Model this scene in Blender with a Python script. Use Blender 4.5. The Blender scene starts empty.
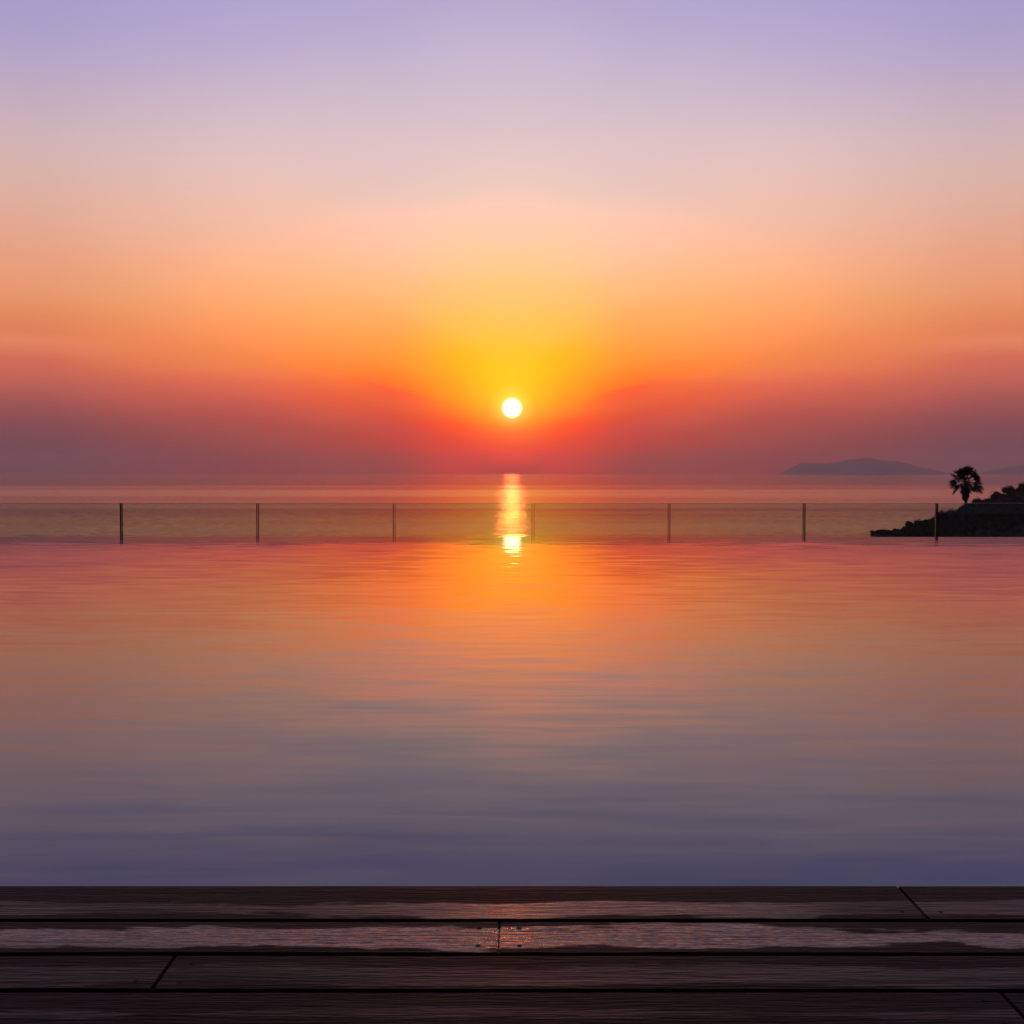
import bpy, bmesh, math, random
from mathutils import Vector, Matrix, noise as mnoise

S = bpy.context.scene
C = S.collection
rad = math.radians

# ------------------------------------------------------------------ camera maths
F = 1250.0                                   # focal length in pixels of the 1024 frame
PITCH = math.atan(39.5 / F)                  # horizon lies 39 px above the middle
CAM_Z = 0.87                                 # eye above the pool water (z = 0)
DECK_Z = 0.07
SEA_Z = -24.0


def ray(px, py):
    """direction through a pixel of the photograph, world axes (+Y looks out to sea)"""
    x, y = (px - 512) / F, (512 - py) / F
    c, s = math.cos(PITCH), math.sin(PITCH)
    return Vector((x, c + y * s, y * c - s))


def on_plane(px, py, z):
    d = ray(px, py)
    k = (z - CAM_Z) / d.z
    return Vector((d.x * k, d.y * k, z))


def at_depth(px, py, Y):
    d = ray(px, py)
    k = Y / d.y
    return Vector((d.x * k, Y, CAM_Z + d.z * k))


def elev_az(px, py):
    d = ray(px, py).normalized()
    return math.degrees(math.asin(d.z)), math.degrees(math.atan2(d.x, d.y))


SUN_EL, SUN_AZ = elev_az(512, 408)
SUN_DIR = ray(512, 408).normalized()


def lin(c):
    out = []
    for v in c:
        v = v / 255.0
        out.append(v / 12.92 if v <= 0.04045 else ((v + 0.055) / 1.055) ** 2.4)
    return out


# ------------------------------------------------------------------ object helpers
def tag(o, label=None, cat=None, group=None, kind=None):
    if label: o['label'] = label
    if cat: o['category'] = cat
    if group: o['group'] = group
    if kind: o['kind'] = kind
    return o


def empty(name, loc, label, cat, group=None):
    o = bpy.data.objects.new(name, None)
    C.objects.link(o)
    o.location = loc
    o.empty_display_size = 0.2
    return tag(o, label, cat, group)


def link(name, bm, mats, parent=None, smooth=False):
    me = bpy.data.meshes.new(name)
    bm.normal_update()
    bm.to_mesh(me)
    bm.free()
    if smooth:
        for p in me.polygons: p.use_smooth = True
    for m in (mats if isinstance(mats, (list, tuple)) else [mats]):
        me.materials.append(m)
    o = bpy.data.objects.new(name, me)
    C.objects.link(o)
    if parent: o.parent = parent
    return o


def box(bm, x0, x1, y0, y1, z0, z1, mi=0):
    vs = [bm.verts.new((x, y, z)) for z in (z0, z1) for y in (y0, y1) for x in (x0, x1)]
    fs = []
    for q in ((0, 2, 3, 1), (4, 5, 7, 6), (0, 1, 5, 4), (2, 6, 7, 3), (0, 4, 6, 2), (1, 3, 7, 5)):
        f = bm.faces.new([vs[i] for i in q])
        f.material_index = mi
        fs.append(f)
    return vs, fs


# ------------------------------------------------------------------ node helpers
class NT:
    def __init__(self, nt):
        self.nt = nt

    def n(self, t, **kw):
        nd = self.nt.nodes.new(t)
        for k, v in kw.items():
            setattr(nd, k, v)
        return nd

    def l(self, a, b):
        self.nt.links.new(a, b)

    def put(self, sock, v):
        if hasattr(v, 'is_output') or isinstance(v, bpy.types.NodeSocket):
            self.l(v, sock)
        else:
            sock.default_value = v

    def math(self, op, a, b=None, c=None, clamp=False):
        nd = self.n('ShaderNodeMath', operation=op, use_clamp=clamp)
        self.put(nd.inputs[0], a)
        if b is not None: self.put(nd.inputs[1], b)
        if c is not None: self.put(nd.inputs[2], c)
        return nd.outputs[0]

    def vmath(self, op, a, b=None, scale=None):
        nd = self.n('ShaderNodeVectorMath', operation=op)
        self.put(nd.inputs[0], a)
        if b is not None: self.put(nd.inputs[1], b)
        if scale is not None: self.put(nd.inputs['Scale'], scale)
        return nd.outputs['Value'] if op in ('DOT_PRODUCT', 'LENGTH') else nd.outputs['Vector']

    def xyz(self, v):
        nd = self.n('ShaderNodeSeparateXYZ')
        self.put(nd.inputs[0], v)
        return nd.outputs

    def comb(self, x, y, z):
        nd = self.n('ShaderNodeCombineXYZ')
        self.put(nd.inputs[0], x); self.put(nd.inputs[1], y); self.put(nd.inputs[2], z)
        return nd.outputs[0]

    def maprange(self, v, a, b, c=0.0, d=1.0, kind='LINEAR'):
        nd = self.n('ShaderNodeMapRange', interpolation_type=kind)
        for i, q in enumerate((v, a, b, c, d)):
            self.put(nd.inputs[i], q)
        return nd.outputs[0]

    def mix(self, f, a, b):
        nd = self.n('ShaderNodeMix', data_type='RGBA')
        self.put(nd.inputs[0], f); self.put(nd.inputs[6], a); self.put(nd.inputs[7], b)
        return nd.outputs[2]

    def ramp(self, f, stops, interp='LINEAR'):
        nd = self.n('ShaderNodeValToRGB')
        cr = nd.color_ramp
        cr.interpolation = interp
        while len(cr.elements) < len(stops):
            cr.elements.new(0.5)
        for e, (p, c) in zip(cr.elements, sorted(stops, key=lambda s: s[0])):
            e.position = p
            e.color = (c[0], c[1], c[2], 1)
        self.put(nd.inputs[0], f)
        return nd.outputs[0]

    def noise(self, vec, scale=1.0, detail=2.0, rough=0.5, dist=0.0):
        nd = self.n('ShaderNodeTexNoise')
        self.put(nd.inputs['Vector'], vec)
        nd.inputs['Scale'].default_value = scale
        nd.inputs['Detail'].default_value = detail
        nd.inputs['Roughness'].default_value = rough
        nd.inputs['Distortion'].default_value = dist
        return nd.outputs


def new_mat(name):
    m = bpy.data.materials.new(name)
    m.use_nodes = True
    m.node_tree.nodes.clear()
    t = NT(m.node_tree)
    out = t.n('ShaderNodeOutputMaterial')
    return m, t, out


def principled(t, out, **kw):
    p = t.n('ShaderNodeBsdfPrincipled')
    for k, v in kw.items():
        t.put(p.inputs[k.replace('_', ' ')], v)
    t.l(p.outputs[0], out.inputs['Surface'])
    return p


# ------------------------------------------------------------------ sky (world): dusk gradient by direction
# sky radiance (linear) along five azimuths, given at photo pixels
#<SKY>
COLS = [(512, [(-30, (0.4686, 0.3949, 0.6258)), (0, (0.4804, 0.4001, 0.6258)), (50, (0.6063, 0.4968, 0.6669)), (100, (0.6563, 0.5435, 0.6199)), (150, (0.8358, 0.5952, 0.5894)), (190, (0.8822, 0.6407, 0.5302)), (230, (1.4172, 0.6522, 0.4611)), (260, (1.6993, 0.6498, 0.3019)), (290, (2.0214, 0.6253, 0.197)), (320, (2.2832, 0.6326, 0.1105)), (350, (2.408, 0.628, 0.0152)), (375, (2.3597, 0.7226, 0.0)), (402, (1.7664, 0.7226, 0.0)), (418, (1.4671, 0.4696, 0.0)), (428, (1.6794, 0.3113, 0.0)), (437, (1.5401, 0.1757, 0.0)), (447, (1.3906, 0.1158, 0.0)), (458, (2.093, 0.0463, 0.0)), (470, (0.7808, 0.0384, 0.0)), (500, (0.7538, 0.0384, 0.0))]), (456, [(-30, (0.4599, 0.3903, 0.6272)), (0, (0.4716, 0.3955, 0.6272)), (50, (0.6041, 0.4913, 0.6696)), (100, (0.6439, 0.5367, 0.6188)), (150, (0.8373, 0.5929, 0.5949)), (200, (0.8497, 0.6317, 0.5117)), (250, (1.5476, 0.6595, 0.385)), (300, (2.0223, 0.5893, 0.1365)), (330, (2.2301, 0.5867, 0.0851)), (350, (2.2862, 0.5545, 0.0016)), (375, (2.2074, 0.5029, 0.0)), (395, (1.8019, 0.3868, 0.0)), (410, (1.3183, 0.2925, 0.0)), (421, (1.3609, 0.133, 0.0)), (432, (1.461, 0.0827, 0.0)), (445, (1.0614, 0.0654, 0.0)), (460, (1.5682, 0.0328, 0.0)), (500, (0.5416, 0.029, 0.0003))]), (400, [(-30, (0.4433, 0.3859, 0.629)), (0, (0.4547, 0.3963, 0.629)), (50, (0.567, 0.4516, 0.6483)), (100, (0.6317, 0.5387, 0.6109)), (150, (0.822, 0.5738, 0.5966)), (200, (0.829, 0.6142, 0.511)), (250, (1.4158, 0.6178, 0.4024)), (300, (1.7806, 0.535, 0.1542)), (330, (1.9402, 0.4309, 0.0906)), (350, (1.9784, 0.3976, 0.0391)), (370, (1.7048, 0.3069, 0.0213)), (388, (1.2062, 0.193, 0.0047)), (390, (1.2012, 0.1118, 0.023)), (402, (1.0896, 0.1461, 0.038)), (416, (0.913, 0.0839, 0.0144)), (420, (0.9432, 0.0797, 0.035)), (430, (0.7802, 0.0773, 0.0482)), (450, (0.8219, 0.0425, 0.0087)), (470, (0.552, 0.0387, 0.0143)), (500, (0.5263, 0.0387, 0.0181))]), (328, [(-30, (0.425, 0.3766, 0.6304)), (0, (0.4362, 0.3867, 0.6304)), (50, (0.5523, 0.4399, 0.6492)), (100, (0.6357, 0.5286, 0.6102)), (150, (0.8034, 0.5655, 0.5696)), (200, (0.8582, 0.5856, 0.4834)), (250, (1.224, 0.5778, 0.3569)), (300, (1.433, 0.4843, 0.1501)), (330, (1.5274, 0.4144, 0.0963)), (350, (1.4285, 0.3304, 0.0575)), (370, (1.2805, 0.2645, 0.0259)), (385, (0.9888, 0.1699, 0.0489)), (400, (0.9671, 0.1146, 0.0363)), (415, (0.7611, 0.1067, 0.0541)), (430, (0.5927, 0.0754, 0.0501)), (450, (0.5561, 0.0482, 0.0315)), (470, (0.455, 0.0443, 0.0355)), (500, (0.3962, 0.0424, 0.0417))]), (256, [(-30, (0.4212, 0.3712, 0.6354)), (0, (0.4322, 0.3812, 0.6354)), (40, (0.5219, 0.4168, 0.643)), (80, (0.5777, 0.4664, 0.6156)), (130, (0.7154, 0.5646, 0.582)), (180, (0.8767, 0.5623, 0.5077)), (230, (0.9442, 0.5419, 0.3775)), (270, (1.1614, 0.5101, 0.2553)), (300, (1.2033, 0.4454, 0.1635)), (330, (1.2215, 0.3734, 0.1105)), (358, (1.0069, 0.2572, 0.0492)), (370, (1.0209, 0.2485, 0.0822)), (382, (0.9581, 0.1651, 0.0693)), (400, (0.7446, 0.1236, 0.0724)), (420, (0.5162, 0.072, 0.0624)), (440, (0.4408, 0.0815, 0.0588)), (460, (0.382, 0.0293, 0.0348)), (500, (0.354, 0.0274, 0.0411))]), (140, [(-30, (0.396, 0.3534, 0.6191)), (0, (0.4119, 0.368, 0.6191)), (40, (0.4732, 0.3914, 0.6266)), (80, (0.5517, 0.442, 0.5855)), (130, (0.6727, 0.5152, 0.5486)), (180, (0.7951, 0.5163, 0.45)), (230, (0.903, 0.4717, 0.327)), (270, (0.9613, 0.4224, 0.2266)), (300, (0.9436, 0.3878, 0.1555)), (330, (0.9503, 0.2852, 0.1017)), (350, (0.9244, 0.255, 0.0867)), (370, (0.8227, 0.1865, 0.0835)), (385, (0.6867, 0.1319, 0.0807)), (400, (0.6135, 0.1187, 0.0796)), (420, (0.3905, 0.0742, 0.069)), (440, (0.2816, 0.0642, 0.0629)), (460, (0.262, 0.0373, 0.0613)), (500, (0.2175, 0.0354, 0.0679))]), (30, [(-30, (0.3693, 0.3346, 0.6013)), (0, (0.3897, 0.3487, 0.6013)), (40, (0.44, 0.3707, 0.6057)), (80, (0.5227, 0.41, 0.5535)), (130, (0.6347, 0.4754, 0.5069)), (180, (0.7408, 0.4701, 0.3964)), (220, (0.8058, 0.4149, 0.311)), (260, (0.856, 0.3774, 0.2189)), (300, (0.8915, 0.3264, 0.1425)), (330, (0.7911, 0.1974, 0.077)), (340, (0.8955, 0.2835, 0.1437)), (355, (0.7205, 0.1524, 0.084)), (375, (0.6316, 0.1453, 0.1012)), (397, (0.4472, 0.1024, 0.0893)), (420, (0.2749, 0.0722, 0.0814)), (445, (0.1601, 0.0553, 0.0859)), (475, (0.1315, 0.0534, 0.0881)), (500, (0.1256, 0.0534, 0.0881))])]
#</SKY>
E0, E1, MID, KNEE = -0.8, 25.0, 0.36, 1.2
BAND = [(512, 447), (456, 428), (400, 407), (328, 389), (256, 377), (140, 365), (30, 358)]


def spline(xs, i, x):
    """value at x of the smooth interpolating basis function that is 1 at xs[i] (monotone cubic, even about 0)"""
    ys = [1.0 if k == i else 0.0 for k in range(len(xs))]
    n = len(xs)
    x = min(max(x, xs[0]), xs[-1])
    X = [-xs[1]] + list(xs) + [xs[-1] + 10]
    Y = [ys[1]] + ys + [ys[-1]]
    m = [(Y[k + 1] - Y[k - 1]) / (X[k + 1] - X[k - 1]) for k in range(1, n + 1)]
    for k in range(n - 1):
        if x <= xs[k + 1]:
            h = xs[k + 1] - xs[k]
            u = (x - xs[k]) / h
            return ((2 * u ** 3 - 3 * u * u + 1) * ys[k] + (u ** 3 - 2 * u * u + u) * h * m[k]
                    + (-2 * u ** 3 + 3 * u * u) * ys[k + 1] + (u ** 3 - u * u) * h * m[k + 1])
    return ys[-1]


def build_world():
    w = bpy.data.worlds.new("World")
    S.world = w
    w.use_nodes = True
    w.node_tree.nodes.clear()
    t = NT(w.node_tree)
    out = t.n('ShaderNodeOutputWorld')
    bg = t.n('ShaderNodeBackground')
    t.l(bg.outputs[0], out.inputs['Surface'])
    d = t.vmath('NORMALIZE', t.n('ShaderNodeTexCoord').outputs['Generated'])
    x, y, z = t.xyz(d)
    el = t.math('MULTIPLY', t.math('ARCSINE', z), 180 / math.pi)
    az = t.math('MULTIPLY', t.math('ARCTAN2', x, y), 180 / math.pi)
    # faint streaks so that the bands are not ruler straight
    wob = t.noise(t.comb(t.math('MULTIPLY', az, 0.05), t.math('MULTIPLY', el, 0.5), 0.0), 1.0, 3, 0.5)[0]
    elw = t.math('ADD', el, t.math('MULTIPLY', t.math('SUBTRACT', wob, 0.5), 0.5))
    # the red band rises away from the sun: elevation is measured against that band (m degrees high at each azimuth)
    fz = t.math('DIVIDE', t.math('ABSOLUTE', az), 24.0)
    K = 32
    bands = [elev_az(px, py)[0] for px, py in BAND]
    azs = [abs(elev_az(px, py)[1]) for px, py in BAND]

    def band(a):
        return sum(spline(azs, i, a) * m for i, m in enumerate(bands)) / sum(spline(azs, i, a) for i in range(len(azs)))
    mr = t.ramp(fz, [(k / (K - 1), (band(24.0 * k / (K - 1)) / 10,) * 3) for k in range(K)])
    mv = t.math('MULTIPLY', t.xyz(mr)[0], 10.0)
    # below the band elevation is spread wide, above it narrow, with a soft knee
    dm = t.math('SUBTRACT', elw, mv)
    sa = t.math('DIVIDE', MID, t.math('SUBTRACT', mv, E0))
    sb = t.math('DIVIDE', 1 - MID, t.math('SUBTRACT', E1, mv))
    knee = t.math('MULTIPLY', t.math('ADD', dm, t.math('SQRT', t.math('ADD', t.math('MULTIPLY', dm, dm), KNEE * KNEE))), 0.5)
    fe = t.math('ADD', t.math('SUBTRACT', t.math('MULTIPLY', dm, sa), t.math('MULTIPLY', t.math('SUBTRACT', sa, sb), knee)), MID)
    acc = None
    cols = []
    for (px, stops), m in zip(COLS, bands):
        rs = []
        for py, c in stops:
            e, a = elev_az(px, py)
            de, qa, qb = e - m, MID / (m - E0), (1 - MID) / (E1 - m)
            f = MID + de * qa - (qa - qb) * 0.5 * (de + math.sqrt(de * de + KNEE * KNEE))
            rs.append((max(0.0, min(1.0, f)), tuple(v * 0.3 for v in c)))
        cols.append(t.ramp(fe, rs, 'B_SPLINE'))

    def weight_stops(ids):
        return [(k / (K - 1), tuple((spline(azs, i, 24.0 * k / (K - 1)) + 0.5) / 2 if i is not None else 0 for i in ids)) for k in range(K)]
    ws = []
    for ids in ((0, 1, 2), (3, 4, 5), (6, None, None)):
        ws += list(t.xyz(t.vmath('SUBTRACT', t.vmath('SCALE', t.ramp(fz, weight_stops(ids)), scale=2.0), (0.5, 0.5, 0.5))))
    for c, wgt in zip(cols, ws):
        v = t.vmath('SCALE', t.vmath('SCALE', c, scale=1 / 0.3), scale=wgt)
        acc = v if acc is None else t.vmath('ADD', acc, v)
    # upper sky, and the darker sky away from the sun
    acc = t.mix(t.maprange(el, 20.0, 62.0, 0, 1, 'SMOOTHSTEP'), acc, (0.085, 0.10, 0.20, 1))
    aabs = t.math('ABSOLUTE', az)
    rear = t.ramp(t.maprange(el, 0, 60), [(0, (0.075, 0.07, 0.12)), (0.15, (0.13, 0.10, 0.15)), (0.4, (0.10, 0.10, 0.18)), (1, (0.07, 0.085, 0.17))])
    acc = t.mix(t.maprange(aabs, 24.0, 100.0, 0, 1, 'SMOOTHSTEP'), acc, rear)
    # the sun's disc and its close aureole
    ang = t.math('MULTIPLY', t.math('ARCCOSINE', t.math('MINIMUM', t.vmath('DOT_PRODUCT', d, tuple(SUN_DIR)), 1.0)), 180 / math.pi)
    disc = t.maprange(ang, 0.50, 0.30, 0, 1, 'SMOOTHSTEP')
    halo = t.math('POWER', t.maprange(ang, 1.5, 0.3, 0, 1), 3.0)
    acc = t.vmath('ADD', acc, t.vmath('SCALE', (0.3, 0.45, 0.13), scale=halo))
    acc = t.vmath('ADD', acc, t.vmath('SCALE', (6.0, 3.5, 2.2), scale=disc))
    acc = t.mix(t.maprange(el, 0.0, -6.0), acc, (0.05, 0.045, 0.06, 1))
    t.l(acc, bg.inputs['Color'])
    bg.inputs['Strength'].default_value = 1.0


build_world()

sun = bpy.data.lights.new('sun', 'SUN')
sun.energy = 0.013
sun.angle = rad(0.62)
sun.color = (1.0, 0.09, 0.006)
so = bpy.data.objects.new('sun', sun)
C.objects.link(so)
so.rotation_euler = (-SUN_DIR).to_track_quat('-Z', 'Y').to_euler()
so.location = (0, 60, 12)

cam = bpy.data.cameras.new('camera')
cam.sensor_width = 36
cam.lens = 36 * F / 1024
cam.clip_end = 100000
cam.clip_start = 0.05
co = bpy.data.objects.new('camera', cam)
C.objects.link(co)
co.location = (0, 0, CAM_Z)
co.rotation_euler = (rad(90) - PITCH, 0, 0)
S.camera = co

# ------------------------------------------------------------------ materials


def wave_normal(t, pos, layers):
    """surface normal of small waves: sum of slope fields (metres), each (freq_x, freq_y, slope_x, slope_y, detail)"""
    acc = None
    for i, (fx, fy, ax, ay, det) in enumerate(layers):
        v = t.vmath('ADD', t.vmath('MULTIPLY', pos, (fx, fy, 1)), (13.7 * i, 7.1 * i, 3.3 * i))
        nz = t.noise(v, 1.0, det, 0.55, 0.4)[1]
        s = t.vmath('MULTIPLY', t.vmath('SUBTRACT', nz, (0.5, 0.5, 0.5)), (ax, ay, 0))
        acc = s if acc is None else t.vmath('ADD', acc, s)
    return acc


def mat_pool():
    m, t, out = new_mat('pool water')
    pos = t.n('ShaderNodeNewGeometry').outputs['Position']
    s = wave_normal(t, pos, [(0.5, 2.4, 0.004, 0.009, 2), (1.7, 8.0, 0.008, 0.045, 2), (0.08, 0.35, 0.002, 0.005, 1)])
    s = t.vmath('SCALE', s, scale=t.maprange(t.xyz(pos)[1], 11.5, 17.0, 1.0, 0.65))   # calmer by the overflow edge
    nrm = t.vmath('NORMALIZE', t.vmath('ADD', s, (0, 0, 1)))
    p = principled(t, out, Base_Color=(0.002, 0.042, 0.16, 1), Roughness=0.022, IOR=1.235, Normal=nrm)
    return m


def mat_sea():
    m, t, out = new_mat('sea water')
    pos = t.n('ShaderNodeNewGeometry').outputs['Position']
    # calm slicks and ruffled lanes lying across the view
    lane = t.noise(t.vmath('MULTIPLY', pos, (1 / 2600, 1 / 260, 1)), 1.0, 3, 0.6, 0.6)[0]
    fine = t.noise(t.vmath('MULTIPLY', pos, (1 / 240, 1 / 30, 1)), 1.0, 2, 0.6)[0]
    r = t.math('ADD', t.maprange(lane, 0.36, 0.64, 0.09, 0.17), t.math('MULTIPLY', t.math('SUBTRACT', fine, 0.5), 0.07))
    # glassy calm farther out
    far = t.math('ADD', t.xyz(pos)[1], t.math('MULTIPLY', t.math('SUBTRACT', lane, 0.5), 1500.0))
    calm = t.maprange(far, 1950.0, 2700.0, 0, 1, 'SMOOTHSTEP')
    calm = t.math('MAXIMUM', calm, t.maprange(far, 720.0, 520.0, 0, 0.6, 'SMOOTHSTEP'))
    r = t.math('ADD', r, t.math('MULTIPLY', calm, t.math('SUBTRACT', 0.075, r)))
    s = wave_normal(t, pos, [(1 / 120, 1 / 16, 0.004, 0.013, 2), (1 / 900, 1 / 110, 0.002, 0.009, 2), (1 / 3.1, 1 / 2.3, 0.5, 0.022, 1)])
    s = t.vmath('SCALE', s, scale=t.maprange(calm, 0, 1, 1.0, 0.35))
    nrm = t.vmath('NORMALIZE', t.vmath('ADD', s, (0, 0, 1)))
    principled(t, out, Base_Color=(0.012, 0.022, 0.035, 1), Roughness=r, IOR=1.33, Normal=nrm)
    return m


def mat_glass():
    m, t, out = new_mat('bronze tinted glass')
    tr = t.n('ShaderNodeBsdfTransparent')
    tr.inputs[0].default_value = (0.78, 0.89, 0.85, 1)       # one face; light crosses two
    gl = t.n('ShaderNodeBsdfGlossy')
    gl.inputs['Roughness'].default_value = 0.02
    gl.inputs['Color'].default_value = (0.9, 0.95, 0.92, 1)
    fr = t.n('ShaderNodeFresnel')
    fr.inputs[0].default_value = 1.32
    mx = t.n('ShaderNodeMixShader')
    t.l(fr.outputs[0], mx.inputs[0]); t.l(tr.outputs[0], mx.inputs[1]); t.l(gl.outputs[0], mx.inputs[2])
    t.l(mx.outputs[0], out.inputs['Surface'])
    return m


def mat_simple(name, col, rough, nscale=6.0, var=0.35, metal=0.0, spec=0.5):
    m, t, out = new_mat(name)
    pos = t.n('ShaderNodeTexCoord').outputs['Object']
    nz = t.noise(pos, nscale, 4, 0.6)[0]
    c = t.mix(nz, tuple(v * (1 - var) for v in col) + (1,), tuple(v * (1 + var) for v in col) + (1,))
    p = principled(t, out, Base_Color=c, Roughness=rough, Metallic=metal)
    p.inputs['Specular IOR Level'].default_value = spec
    bp = t.n('ShaderNodeBump')
    bp.inputs['Strength'].default_value = 0.3
    bp.inputs['Distance'].default_value = 0.02
    t.l(nz, bp.inputs['Height'])
    t.l(bp.outputs[0], p.inputs['Normal'])
    return m


def mat_wood(name, wet_v, wet_w, wet_amt, shade, patchy, glint_wet, most):
    """dark stained decking; a film of water lies along the line v = wet_v of each board (v: 0 front, 1 far side)"""
    m, t, out = new_mat(name)
    oc = t.n('ShaderNodeTexCoord').outputs['Object']
    pos = t.n('ShaderNodeNewGeometry').outputs['Position']
    rnd = t.n('ShaderNodeObjectInfo').outputs['Random']
    off = t.comb(t.math('MULTIPLY', rnd, 37.0), t.math('MULTIPLY', rnd, 11.0), 0.0)
    q = t.vmath('ADD', oc, off)
    grain = t.noise(t.vmath('MULTIPLY', q, (2.2, 75, 20)), 1.0, 5, 0.62, 0.5)[0]
    ring = t.noise(t.vmath('MULTIPLY', q, (0.9, 14, 4)), 1.0, 3, 0.55, 1.2)[0]
    spot = t.noise(t.vmath('MULTIPLY', q, (16, 40, 20)), 1.0, 3, 0.6)[0]
    g = t.math('ADD', t.math('MULTIPLY', grain, 0.65), t.math('MULTIPLY', ring, 0.35))
    col = t.ramp(g, [(0.25, (0.006 * shade, 0.0045 * shade, 0.005 * shade)), (0.5, (0.014 * shade, 0.010 * shade, 0.011 * shade)), (0.75, (0.028 * shade, 0.021 * shade, 0.021 * shade))])
    # water film
    edge = t.noise(t.vmath('MULTIPLY', q, (2.3, 9, 1)), 1.0, 5, 0.6, 0.3)[0]
    edge2 = t.noise(t.vmath('MULTIPLY', q, (9, 60, 1)), 1.0, 3, 0.6)[0]
    v = t.xyz(oc)[1]
    dv = t.math('ABSOLUTE', t.math('SUBTRACT', v, wet_v))
    dv = t.math('ADD', dv, t.math('MULTIPLY', t.math('SUBTRACT', edge, 0.5), 0.16))
    dv = t.math('ADD', dv, t.math('MULTIPLY', t.math('SUBTRACT', edge2, 0.5), 0.035))
    wet = t.math('MULTIPLY', t.maprange(dv, wet_w + 0.008, wet_w - 0.008, 0, 1, 'SMOOTHSTEP'), wet_amt)
    wet = t.math('MULTIPLY', wet, t.maprange(g, 0.36, 0.52, 0.35, 1.0))
    patch = t.noise(t.vmath('MULTIPLY', q, (1.1, 2, 1)), 1.0, 2, 0.5)[0]
    # extra wetness added in the middle of the view so the sun glints there
    px = t.math('DIVIDE', t.math('SUBTRACT', t.xyz(pos)[0], 0.04), 0.34)
    mid = t.math('POWER', 2.718, t.math('MULTIPLY', t.math('MULTIPLY', px, px), -1.0))
    patch = t.maprange(patch, 0.38, 0.56, patchy, most, 'SMOOTHSTEP')
    wet = t.math('MULTIPLY', wet, t.math('MINIMUM', t.math('ADD', patch, t.math('MULTIPLY', mid, glint_wet)), 1.3))
    rdry = t.maprange(g, 0.3, 0.7, 0.50, 0.36)
    rwet = t.maprange(grain, 0.35, 0.65, 0.17, 0.07)
    rough = t.math('ADD', rdry, t.math('MULTIPLY', wet, t.math('SUBTRACT', rwet, rdry)))
    colw = t.mix(t.math('MULTIPLY', wet, 0.5), col, (0.012, 0.009, 0.010, 1))
    p = principled(t, out, Base_Color=colw, Roughness=rough)
    t.l(t.maprange(wet, 0, 1, 0.017, 0.42), p.inputs['Specular IOR Level'])
    h = t.math('ADD', t.math('MULTIPLY', grain, 0.0012), t.math('MULTIPLY', spot, 0.0007))
    speck = t.noise(t.vmath('MULTIPLY', q, (15, 150, 60)), 1.0, 2, 0.5)[0]
    h = t.math('ADD', h, t.math('MULTIPLY', speck, 0.0026))
    h = t.math('ADD', h, t.math('MULTIPLY', ring, 0.001))
    bp = t.n('ShaderNodeBump')
    t.l(t.maprange(wet, 0, 1, 0.8, 1.0), bp.inputs['Strength'])
    bp.inputs['Distance'].default_value = 1.0
    t.l(h, bp.inputs['Height'])
    t.l(bp.outputs[0], p.inputs['Normal'])
    return m


M_POOL, M_SEA, M_GLASS = mat_pool(), mat_sea(), mat_glass()
M_STEEL = mat_simple('dark steel', (0.016, 0.012, 0.014), 0.65, 30, 0.2, 0.0, 0.1)
M_EDGE = mat_simple('polished glass edge', (0.42, 0.36, 0.31), 0.3, 20, 0.1)
M_STONE = mat_simple('dark pool stone', (0.10, 0.095, 0.095), 0.6, 5, 0.4)
M_SOIL = mat_simple('dry coastal soil', (0.06, 0.05, 0.04), 1.0, 0.3, 0.5, 0, 0.0)
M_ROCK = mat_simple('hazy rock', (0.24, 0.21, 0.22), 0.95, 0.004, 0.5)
M_LEAF = mat_simple('scrub foliage', (0.055, 0.048, 0.036), 1.0, 0.5, 0.5, 0, 0.0)
M_PALM = mat_simple('palm leaf', (0.045, 0.06, 0.03), 0.6, 3, 0.4, 0, 0.2)
M_DEAD = mat_simple('dry palm leaf', (0.075, 0.055, 0.038), 0.8, 3, 0.4, 0, 0.2)
M_BARK = mat_simple('bark', (0.06, 0.048, 0.04), 0.9, 8, 0.5, 0, 0.2)
M_SCREW = mat_simple('screw steel', (0.02, 0.018, 0.02), 0.8, 50, 0.2, 0.0, 0.1)

# ------------------------------------------------------------------ pool
POOL_FAR = on_plane(512, 537, 0).y
DECK_EDGE = on_plane(512, 885.3, DECK_Z).y
HALF = 15.0

bm = bmesh.new()
box(bm, -HALF, HALF, DECK_EDGE - 0.35, POOL_FAR, -0.05, 0.0)
tag(link('pool_water', bm, M_POOL), kind='structure')

wall = empty('infinity_pool_wall', (0, POOL_FAR - 0.12, -0.85), 'low dark stone wall holding the far edge of the infinity pool', 'wall')
bm = bmesh.new()
box(bm, -HALF, HALF, -0.13, 0.06, 0.0, 0.79)
bmesh.ops.bevel(bm, geom=bm.edges[:], offset=0.01, segments=2, affect='EDGES')
link('wall_face', bm, M_STONE, wall)

bm = bmesh.new()
box(bm, -HALF - 6, HALF + 6, DECK_EDGE - 0.3, 24.5, -1.25, -0.85)
tag(link('lower_terrace', bm, M_STONE), kind='structure')

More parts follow.
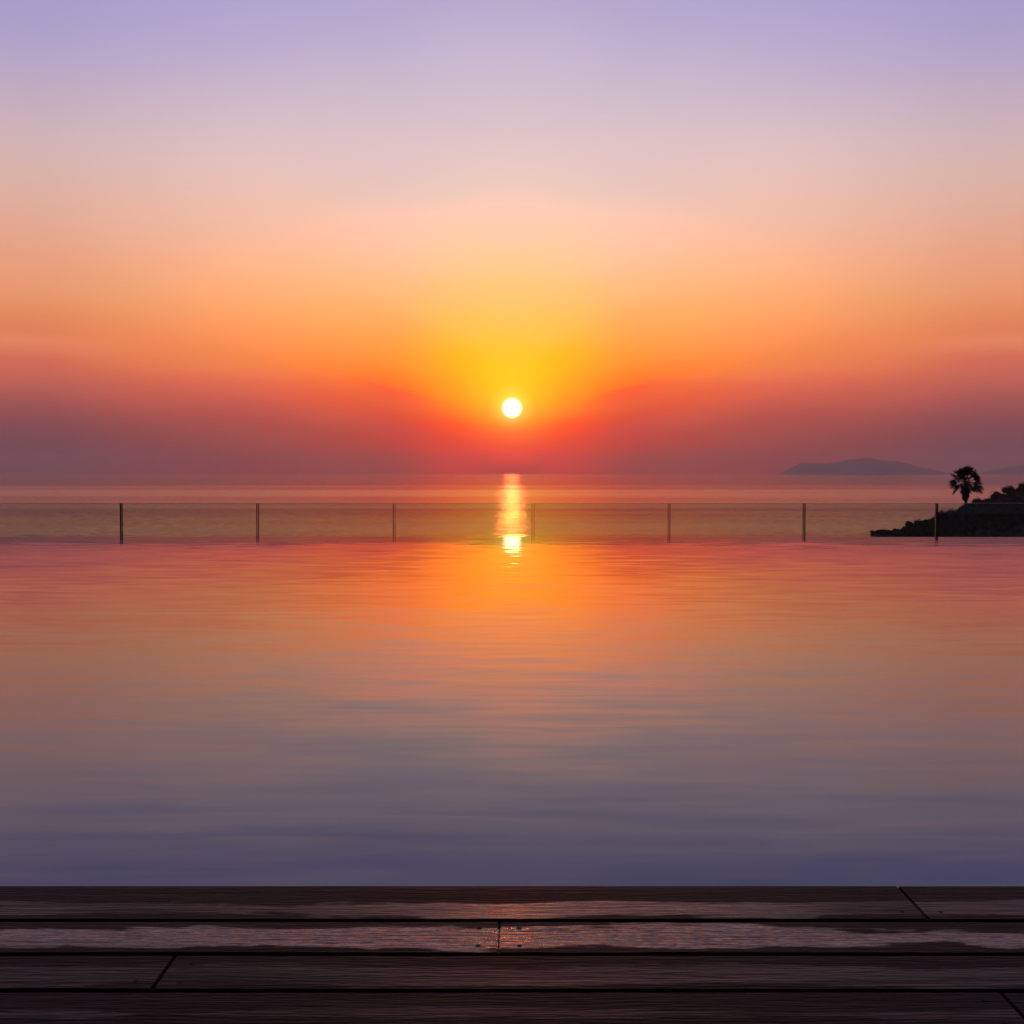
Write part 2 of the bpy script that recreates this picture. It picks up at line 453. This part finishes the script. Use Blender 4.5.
# ------------------------------------------------------------------ glass fence behind the pool
FY = 21.53
ztop = at_depth(512, 503.3, FY).z
fence = empty('glass_fence', (0, FY, -0.85), 'long frameless glass fence with olive tint beyond the far pool edge', 'fence')
joints = [at_depth(px, 520, FY).x for px in (-286, -150.5, -15, 121.5, 257.8, 394.2, 533, 669, 804, 936.5, 1072, 1208, 1344)]
H = ztop + 0.85
bm = bmesh.new()
box(bm, joints[0] - 0.1, joints[-1] + 0.1, -0.06, 0.06, 0.0, 0.12)
bmesh.ops.bevel(bm, geom=bm.edges[:], offset=0.006, segments=2, affect='EDGES')
link('base_channel', bm, M_STEEL, fence)
GAP = 0.020
for a, b in zip(joints[:-1], joints[1:]):
    bm = bmesh.new()
    box(bm, a + GAP, b - GAP, -0.008, 0.008, 0.123, H)
    pn = link('glass_panel', bm, M_GLASS, fence)
    for xa in (a + GAP - 0.0105, b - GAP + 0.0005):
        bm = bmesh.new()
        box(bm, xa, xa + 0.010, -0.028, 0.028, 0.123, H + 0.002)
        bmesh.ops.bevel(bm, geom=bm.edges[:], offset=0.002, segments=1, affect='EDGES')
        link('edge_trim', bm, M_STEEL, pn)
    bm = bmesh.new()
    box(bm, a + GAP + 0.002, b - GAP - 0.002, -0.0095, 0.0095, H + 0.0005, H + 0.006)
    link('top_edge', bm, M_EDGE, pn)

# ------------------------------------------------------------------ timber deck
rows_px = [885.3, 920, 953.7, 990.3]
ys = [on_plane(512, p, DECK_Z).y for p in rows_px]
step = ys[2] - ys[3]
while ys[-1] > 0.9:
    ys.append(ys[-1] - step)
deck = empty('wooden_deck', (0, ys[-1], DECK_Z - 0.03), 'dark weathered wooden deck with wet boards along the near pool edge', 'deck')
BO = deck.location.copy()
joint_px = {0: (898, 886), 1: (499, 937), 2: (175.5, 955), 3: (1000.5, 992)}
W_MATS = {
    0: mat_wood('deck board damp front', -0.042, 0.033, 0.55, 0.5, 0.03, 1.3, 0.4),
    1: mat_wood('deck board wet streak', -0.005, 0.040, 1.0, 0.55, 0.5, 0.5, 0.92),
    2: mat_wood('deck board drying', -0.01, 0.03, 0.18, 0.52, 0.1, 0.8, 0.8),
    3: mat_wood('deck board dry', -0.01, 0.004, 0.1, 0.5, 0.3, 0.5, 1.0),
}
W_LAB = {0: 'slightly damp board at the pool edge', 1: 'board with a long pale wet streak', 2: 'mostly dry board with small damp patches', 3: 'dry dark board nearest the viewer'}
BL = 3.9
rng = random.Random(4)


def board(x0, x1, y0, y1, r):
    bm = bmesh.new()
    cx, cy = (x0 + x1) / 2, (y0 + y1) / 2
    box(bm, x0 - cx, x1 - cx, y0 - cy, y1 - cy, -0.028, 0.0)
    bmesh.ops.bevel(bm, geom=[e for e in bm.edges], offset=0.0022, segments=2, affect='EDGES')
    o = link('board', bm, W_MATS[min(r, 3)], deck)
    o.location = (cx - BO.x, cy - BO.y, DECK_Z - BO.z + rng.uniform(-0.0012, 0.0))
    o.rotation_euler = (rng.uniform(-0.004, 0.004), 0, 0)
    if r < 4: o['label'] = W_LAB[r]
    return o


def screw(b, x, y):
    bm = bmesh.new()
    bmesh.ops.create_cone(bm, cap_ends=True, segments=12, radius1=0.0042, radius2=0.0038, depth=0.0016)
    o = link('screw', bm, M_SCREW, b)
    o.location = (x - b.location.x - BO.x, y - b.location.y - BO.y, -0.0002)


for r in range(len(ys) - 1):
    y1, y0 = ys[r], ys[r + 1]
    g = 0.0055
    if r in joint_px:
        jx = on_plane(*joint_px[r], DECK_Z).x
    else:
        jx = rng.uniform(-1.9, 1.9)
    js = [jx + k * BL for k in range(-3, 4)]
    for a, b in zip(js[:-1], js[1:]):
        if b < -6.2 or a > 6.2: continue
        o = board(a + 0.0011, b - 0.0011, y0 + g, y1 - (g if r else 0.0), r)
        if r < 4:
            for xs in (a + 0.035, b - 0.035):
                for f in (0.24, 0.76):
                    if abs(xs) < 1.3: screw(o, xs, y0 + (y1 - y0) * f)

# dark joists under the gaps and the ground below
bm = bmesh.new()
box(bm, -8, 8, ys[-1] - BO.y, ys[0] - 0.06 - BO.y, -0.14, -0.0305)
jo = link('joist_frame', bm, M_BARK, deck)

bm = bmesh.new()
box(bm, -HALF - 6, HALF + 6, -14, DECK_EDGE - 0.36, -1.2, -0.11)
tag(link('garden_ground', bm, M_SOIL), kind='structure')

# ------------------------------------------------------------------ sea, coast, far hills
bm = bmesh.new()
xs = [-14000, -5000, -1500, -400, 0, 400, 1500, 5000, 14000]
yy = [-900, 0, 60, 400, 900, 2500, 8000, 20500]
grid = [[bm.verts.new((x, y, SEA_Z)) for x in xs] for y in yy]
for j in range(len(yy) - 1):
    for i in range(len(xs) - 1):
        bm.faces.new((grid[j][i], grid[j][i + 1], grid[j + 1][i + 1], grid[j + 1][i]))
tag(link('sea', bm, M_SEA), kind='structure')

HY = 495.0
PROFILE = [(872, 552), (874, 542), (876, 532.5), (885, 531), (886.5, 534), (891, 534), (895, 532), (899, 530), (902, 527.5),
           (907, 525.5), (914, 523), (922, 520), (928, 519), (935, 517), (941, 513.5), (950, 510), (958.6, 507), (967, 504.5), (973, 502.5),
           (985, 499.5), (991, 496.5), (996, 495), (1005, 492), (1013, 490), (1024, 485), (1060, 474), (1120, 458), (1250, 430), (1500, 400)]
PROF = [(at_depth(px, py, HY).x, at_depth(px, py, HY).z - (0.3 if px < 893 else 1.7 if px < 930 else 2.2)) for px, py in PROFILE]


def prof(x):
    if x <= PROF[0][0]: return -28.0
    for (xa, za), (xb, zb) in zip(PROF[:-1], PROF[1:]):
        if x <= xb:
            return za + (zb - za) * (x - xa) / (xb - xa)
    return PROF[-1][1]


def ground_z(x, y):
    # headland ridge running in from the right
    hz = prof(x - 0.04 * (y - HY))
    w = (70.0 if y < HY else 32.0) + max(0, x - 200) * 0.25
    z1 = -29 + (hz + 29) * math.exp(-((y - HY) / w) ** 2)
    # slope falling from the terrace to the shore, always under the pool's sight line
    xr = max(0.0, x - 30)
    shore = 125 + 0.55 * xr + 18 * mnoise.noise(Vector((x * 0.01, 2.2, 0)))
    k = (y - 24.5) / (shore - 24.5)
    z2 = -1.3 - 24 * max(0.0, k) ** 0.9 if k < 1 else -25.3 - (k - 1) * 20
    z = max(z1, z2, -32)
    if y > 26: z += 0.5 * mnoise.noise(Vector((x * 0.06, y * 0.06, 1.7)))
    if y < 24.6: z = min(z, -1.3)
    return z


def terrain():
    bm = bmesh.new()
    nx, ny = 150, 130
    X = [-420 + 900 * i / (nx - 1) for i in range(nx)]
    Y = [-60 + 720 * j / (ny - 1) for j in range(ny)]
    # finer columns around the headland
    X = sorted(set([round(v, 2) for v in X] + [round(135 + 1.2 * i, 2) for i in range(80)]))
    v = [[bm.verts.new((x, y, ground_z(x, y))) for x in X] for y in Y]
    for j in range(len(Y) - 1):
        for i in range(len(X) - 1):
            bm.faces.new((v[j][i], v[j][i + 1], v[j + 1][i + 1], v[j + 1][i]))
    return bm


tag(link('coast_terrain', terrain(), M_SOIL, smooth=True), kind='structure')


def far_hills(name, Y, pts, depth, seed):
    """ridge seen as pts (px, py) at distance Y, with real depth and eroded flanks"""
    bm = bmesh.new()
    P = [(at_depth(px, py, Y).x, at_depth(px, py, Y).z) for px, py in pts]
    n, m = 90, 25
    rows = []
    for j in range(m):
        v = j / (m - 1) * 2 - 1
        row = []
        for i in range(n):
            u = i / (n - 1)
            x = P[0][0] + (P[-1][0] - P[0][0]) * u
            for (xa, za), (xb, zb) in zip(P[:-1], P[1:]):
                if xa <= x <= xb + 1e-6:
                    k = (x - xa) / (xb - xa)
                    k = k * k * (3 - 2 * k)
                    zc = za + (zb - za) * k
                    break
            h = (zc - SEA_Z)
            f = max(0.0, 1 - abs(v) ** 1.5)
            nz = mnoise.fractal(Vector((x / 500 + seed, v * 3, seed)), 1.0, 2.0, 4)
            z = SEA_Z - 3 + h * f * (1 + 0.25 * nz * min(1, abs(v) * 3)) + 3 * nz * f
            row.append(bm.verts.new((x, Y + v * depth, z)))
        rows.append(row)
    for j in range(m - 1):
        for i in range(n - 1):
            bm.faces.new((rows[j][i], rows[j][i + 1], rows[j + 1][i + 1], rows[j + 1][i]))
    tag(link(name, bm, M_ROCK, smooth=True), kind='structure')


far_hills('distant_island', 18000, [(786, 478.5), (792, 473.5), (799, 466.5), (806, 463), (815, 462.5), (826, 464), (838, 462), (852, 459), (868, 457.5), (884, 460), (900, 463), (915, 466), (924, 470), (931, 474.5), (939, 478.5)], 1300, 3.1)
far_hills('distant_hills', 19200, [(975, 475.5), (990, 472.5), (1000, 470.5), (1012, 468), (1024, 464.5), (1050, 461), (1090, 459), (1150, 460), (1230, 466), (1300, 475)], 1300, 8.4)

# ------------------------------------------------------------------ vegetation


class Lists:
    """plain vertex and face lists, turned into one mesh at the end (fast for foliage)"""
    ico = None

    def __init__(self):
        self.v, self.f = [], []
        if Lists.ico is None:
            b = bmesh.new()
            bmesh.ops.create_icosphere(b, subdivisions=2, radius=1.0)
            b.verts.ensure_lookup_table()
            Lists.ico = ([v.co.normalized() for v in b.verts], [[v.index for v in f.verts] for f in b.faces])
            b.free()

    def build(self, name, mat, parent=None):
        me = bpy.data.meshes.new(name)
        me.from_pydata(self.v, [], self.f)
        me.materials.append(mat)
        o = bpy.data.objects.new(name, me)
        C.objects.link(o)
        if parent: o.parent = parent
        return o


def leaf_clump(L, c, r, rnd, n, s, squash=0.8):
    """a knotted core with many leaf tufts through and around it"""
    ph = rnd.uniform(0, 100)
    c = Vector(c)
    off = Vector((ph, 0, 0))
    k0 = len(L.v)
    for d in Lists.ico[0]:
        k = r * (0.64 + 0.45 * mnoise.noise(d * 1.9 + off))
        L.v.append((c.x + d.x * k, c.y + d.y * k, c.z + d.z * k * squash))
    L.f.extend([[i + k0 for i in f] for f in Lists.ico[1]])
    g = rnd.gauss
    for _ in range(n):
        d = Vector((g(0, 1), g(0, 1), g(0.15, 1))).normalized()
        k = r * (0.80 + 0.42 * mnoise.noise(d * 1.9 + off)) * rnd.uniform(0.82, 1.32)
        p = c + Vector((d.x * k, d.y * k, d.z * k * squash))
        a = Vector((g(0, 1), g(0, 1), g(0, 1))).normalized()
        b = a.orthogonal().normalized()
        q = s * rnd.uniform(0.5, 1.2)
        k1 = len(L.v)
        L.v += [tuple(p + a * q), tuple(p + b * q * 0.45), tuple(p - a * q), tuple(p - b * q * 0.45)]
        L.f.append([k1, k1 + 1, k1 + 2, k1 + 3])


rnd = random.Random(11)
L = Lists()
cnt = 0
while cnt < 2600:
    px = rnd.uniform(866, 1150)
    y = rnd.triangular(425, 520, 490)
    x = at_depth(px, 500, y).x
    z = ground_z(x, y)
    if z < SEA_Z + 0.3: continue
    top = min(1.0, max(0.22, (z - SEA_Z) / 7))
    r = (0.5 + 1.1 * rnd.random() ** 2.2 + (1.1 if rnd.random() < 0.07 else 0)) * (0.6 + 0.4 * top)
    leaf_clump(L, (x, y, z + r * 0.45), r, rnd, int(22 + 24 * r), 0.40)
    cnt += 1
tag(L.build('coastal_scrub', M_LEAF), kind='stuff')


def tree(px, py, Y, r, label, seed):
    """small broad tree whose crown top shows at (px, py)"""
    rn = random.Random(seed)
    p = at_depth(px, py, Y)
    gz = ground_z(p.x, Y)
    base = Vector((p.x, Y, gz - 0.2))
    t = empty('tree', base, label, 'tree', 'trees along the headland ridge')
    top = p.z - base.z
    bm = bmesh.new()
    prev = None
    for k in range(7):
        f = k / 6
        rr = 0.20 * (1 - 0.7 * f)
        c = Vector((0.25 * math.sin(f * 3 + seed), 0.2 * math.sin(f * 2 + seed * 2), (top - r * 0.7) * f))
        ring = [bm.verts.new(c + Vector((rr * math.cos(a * math.pi / 4), rr * math.sin(a * math.pi / 4), 0))) for a in range(8)]
        if prev:
            for a in range(8):
                bm.faces.new((prev[a], prev[(a + 1) % 8], ring[(a + 1) % 8], ring[a]))
        prev = ring
    bm.faces.new(prev)
    link('trunk', bm, M_BARK, t)
    L = Lists()
    cz = top - r * 0.85
    leaf_clump(L, (0, 0, cz), r * 0.8, rn, 260, 0.34, 0.95)
    for k in range(6):
        a = k * 1.05 + rn.uniform(-.3, .3)
        leaf_clump(L, (math.cos(a) * r * 0.6, math.sin(a) * r * 0.6, cz + rn.uniform(-0.45, 0.25) * r), r * rn.uniform(0.36, 0.55), rn, 110, 0.3)
    L.build('crown', M_LEAF, t)


tree(908.7, 520.6, 494, 1.5, 'small dark bush-like tree lowest on the headland slope, nearest its tip', 1)
tree(941.5, 509.5, 494, 2.3, 'dark tree on the headland just right of the last glass joint', 2)
tree(977.5, 497.2, 494, 2.4, 'low dark tree on the ridge directly right of the palm trunk', 3)
tree(996.0, 490.3, 494, 2.6, 'broad low dark tree on the ridge between the palm and the round-topped tree', 4)
tree(1008.8, 484.8, 493, 2.5, 'round-topped dark tree standing out above the headland ridge', 5)
tree(1023.0, 481.0, 492, 2.9, 'tallest dark tree on the ridge at the right edge of the view', 6)


def palm():
    Y = 110.0
    rn = random.Random(21)
    hub = at_depth(965.6, 482.5, Y)
    foot = at_depth(969.0, 545, Y)
    gz = ground_z(foot.x, Y)
    base = Vector((foot.x + 0.05, Y, gz - 0.1))
    t = empty('palm_tree', base, 'tall dark fan palm with shaggy crown standing in front of the headland', 'palm tree')
    hl = hub - base
    bm = bmesh.new()
    prev = None
    N = 26
    for k in range(N):
        f = k / (N - 1)
        rr = (0.155 - 0.035 * f + 0.08 * math.exp(-f * 14)) * (1 + 0.05 * (k % 2))
        c = Vector((hl.x * (f ** 1.3), hl.y * f, hl.z * f))
        ring = [bm.verts.new(c + Vector((rr * math.cos(a * math.pi / 6), rr * math.sin(a * math.pi / 6), 0))) for a in range(12)]
        if prev:
            for a in range(12):
                bm.faces.new((prev[a], prev[(a + 1) % 12], ring[(a + 1) % 12], ring[a]))
        prev = ring
    bm.faces.new(prev)
    link('trunk', bm, M_BARK, t)

    def frond(bm, o, az, el, petiole, R, nl, droop, spread=2.3, roll=0.9):
        d = Vector((math.cos(az) * math.cos(el), math.sin(az) * math.cos(el), math.sin(el)))
        side = Vector((-math.sin(az), math.cos(az), 0))
        up = side.cross(d)
        if up.z < 0 and el > -1.0: up = -up
        rl = rn.uniform(-roll, roll)
        side, up = side * math.cos(rl) + up * math.sin(rl), up * math.cos(rl) - side * math.sin(rl)
        # petiole, bending down
        pts = []
        for k in range(5):
            f = k / 4
            pts.append(o + d * petiole * f + Vector((0, 0, -droop * petiole * 0.25 * f * f)))
        w = 0.022
        for k in range(4):
            a, b = pts[k], pts[k + 1]
            for vec in (side * w, up * w):
                bm.faces.new([bm.verts.new(a - vec), bm.verts.new(a + vec), bm.verts.new(b + vec), bm.verts.new(b - vec)])
        h = pts[-1]
        for i in range(nl):
            a = (i / (nl - 1) - 0.5) * spread
            L = R * (0.72 + 0.28 * math.cos(a * 0.9)) * rn.uniform(0.85, 1.08)
            ld = (d * math.cos(a) + side * math.sin(a) + up * 0.10 * rn.uniform(-1, 1)).normalized()
            ls = ld.cross(up).normalized()
            p0 = h
            wv = 0.05
            last = None
            for k in range(4):
                f = k / 3
                p = h + ld * L * f + Vector((0, 0, -droop * L * 0.38 * f * f * f))
                ww = wv * (0.45 + 1.1 * f * (1 - f) * 2) * (0.12 if k == 3 else 1)
                cur = (bm.verts.new(p - ls * ww), bm.verts.new(p + ls * ww))
                if last:
                    bm.faces.new((last[0], last[1], cur[1], cur[0]))
                last = cur

    bm = bmesh.new()
    n = 48
    for i in range(n):
        f = (i + 0.5) / n
        el = 86 - 122 * f ** 1.1 + rn.uniform(-12, 12)
        az = i * 2.39996 + rn.uniform(-0.35, 0.35)
        frond(bm, hl.copy(), az, rad(el), rn.uniform(0.62, 0.92) * (0.8 if el < -20 else 1), rn.uniform(0.68, 0.92), 15, rn.uniform(0.12, 0.4) if el > 15 else rn.uniform(0.5, 1.0), rn.uniform(1.4, 2.0))
    link('crown', bm, M_PALM, t)
    bm = bmesh.new()
    for i in range(46):
        f = i / 46
        az = i * 2.39996
        o = hl + Vector((0.08 * math.cos(az), 0.08 * math.sin(az), -0.15 - 0.75 * f))
        frond(bm, o, az, rad(-72 - 14 * f), 0.22, rn.uniform(0.42, 0.62), 9, 0.3, 0.9)
    link('dead_leaf_skirt', bm, M_DEAD, t)


palm()

# ------------------------------------------------------------------ haze: one even volume of air round everything
HAZE = 5e-5
if HAZE:
    bm = bmesh.new()
    box(bm, -15000, 15000, -1000, 21000, -33.5, 275)
    m, t, out = new_mat('sea haze')
    pv = t.n('ShaderNodeVolumePrincipled')
    pv.inputs['Color'].default_value = (0.95, 0.76, 0.66, 1)
    pv.inputs['Density'].default_value = HAZE
    pv.inputs['Anisotropy'].default_value = 0.55
    t.l(pv.outputs[0], out.inputs['Volume'])
    tag(link('haze', bm, m), kind='stuff')

# ------------------------------------------------------------------ render settings
S.view_settings.view_transform = 'Standard'
S.view_settings.look = 'None'
S.view_settings.exposure = 0.0
S.view_settings.gamma = 1.0
S.view_settings.use_curve_mapping = False
S.cycles.max_bounces = 8
S.cycles.transparent_max_bounces = 16
S.cycles.volume_bounces = 0
S.cycles.use_denoising = True
S.cycles.sample_clamp_indirect = 8.0
S.cycles.blur_glossy = 0.0
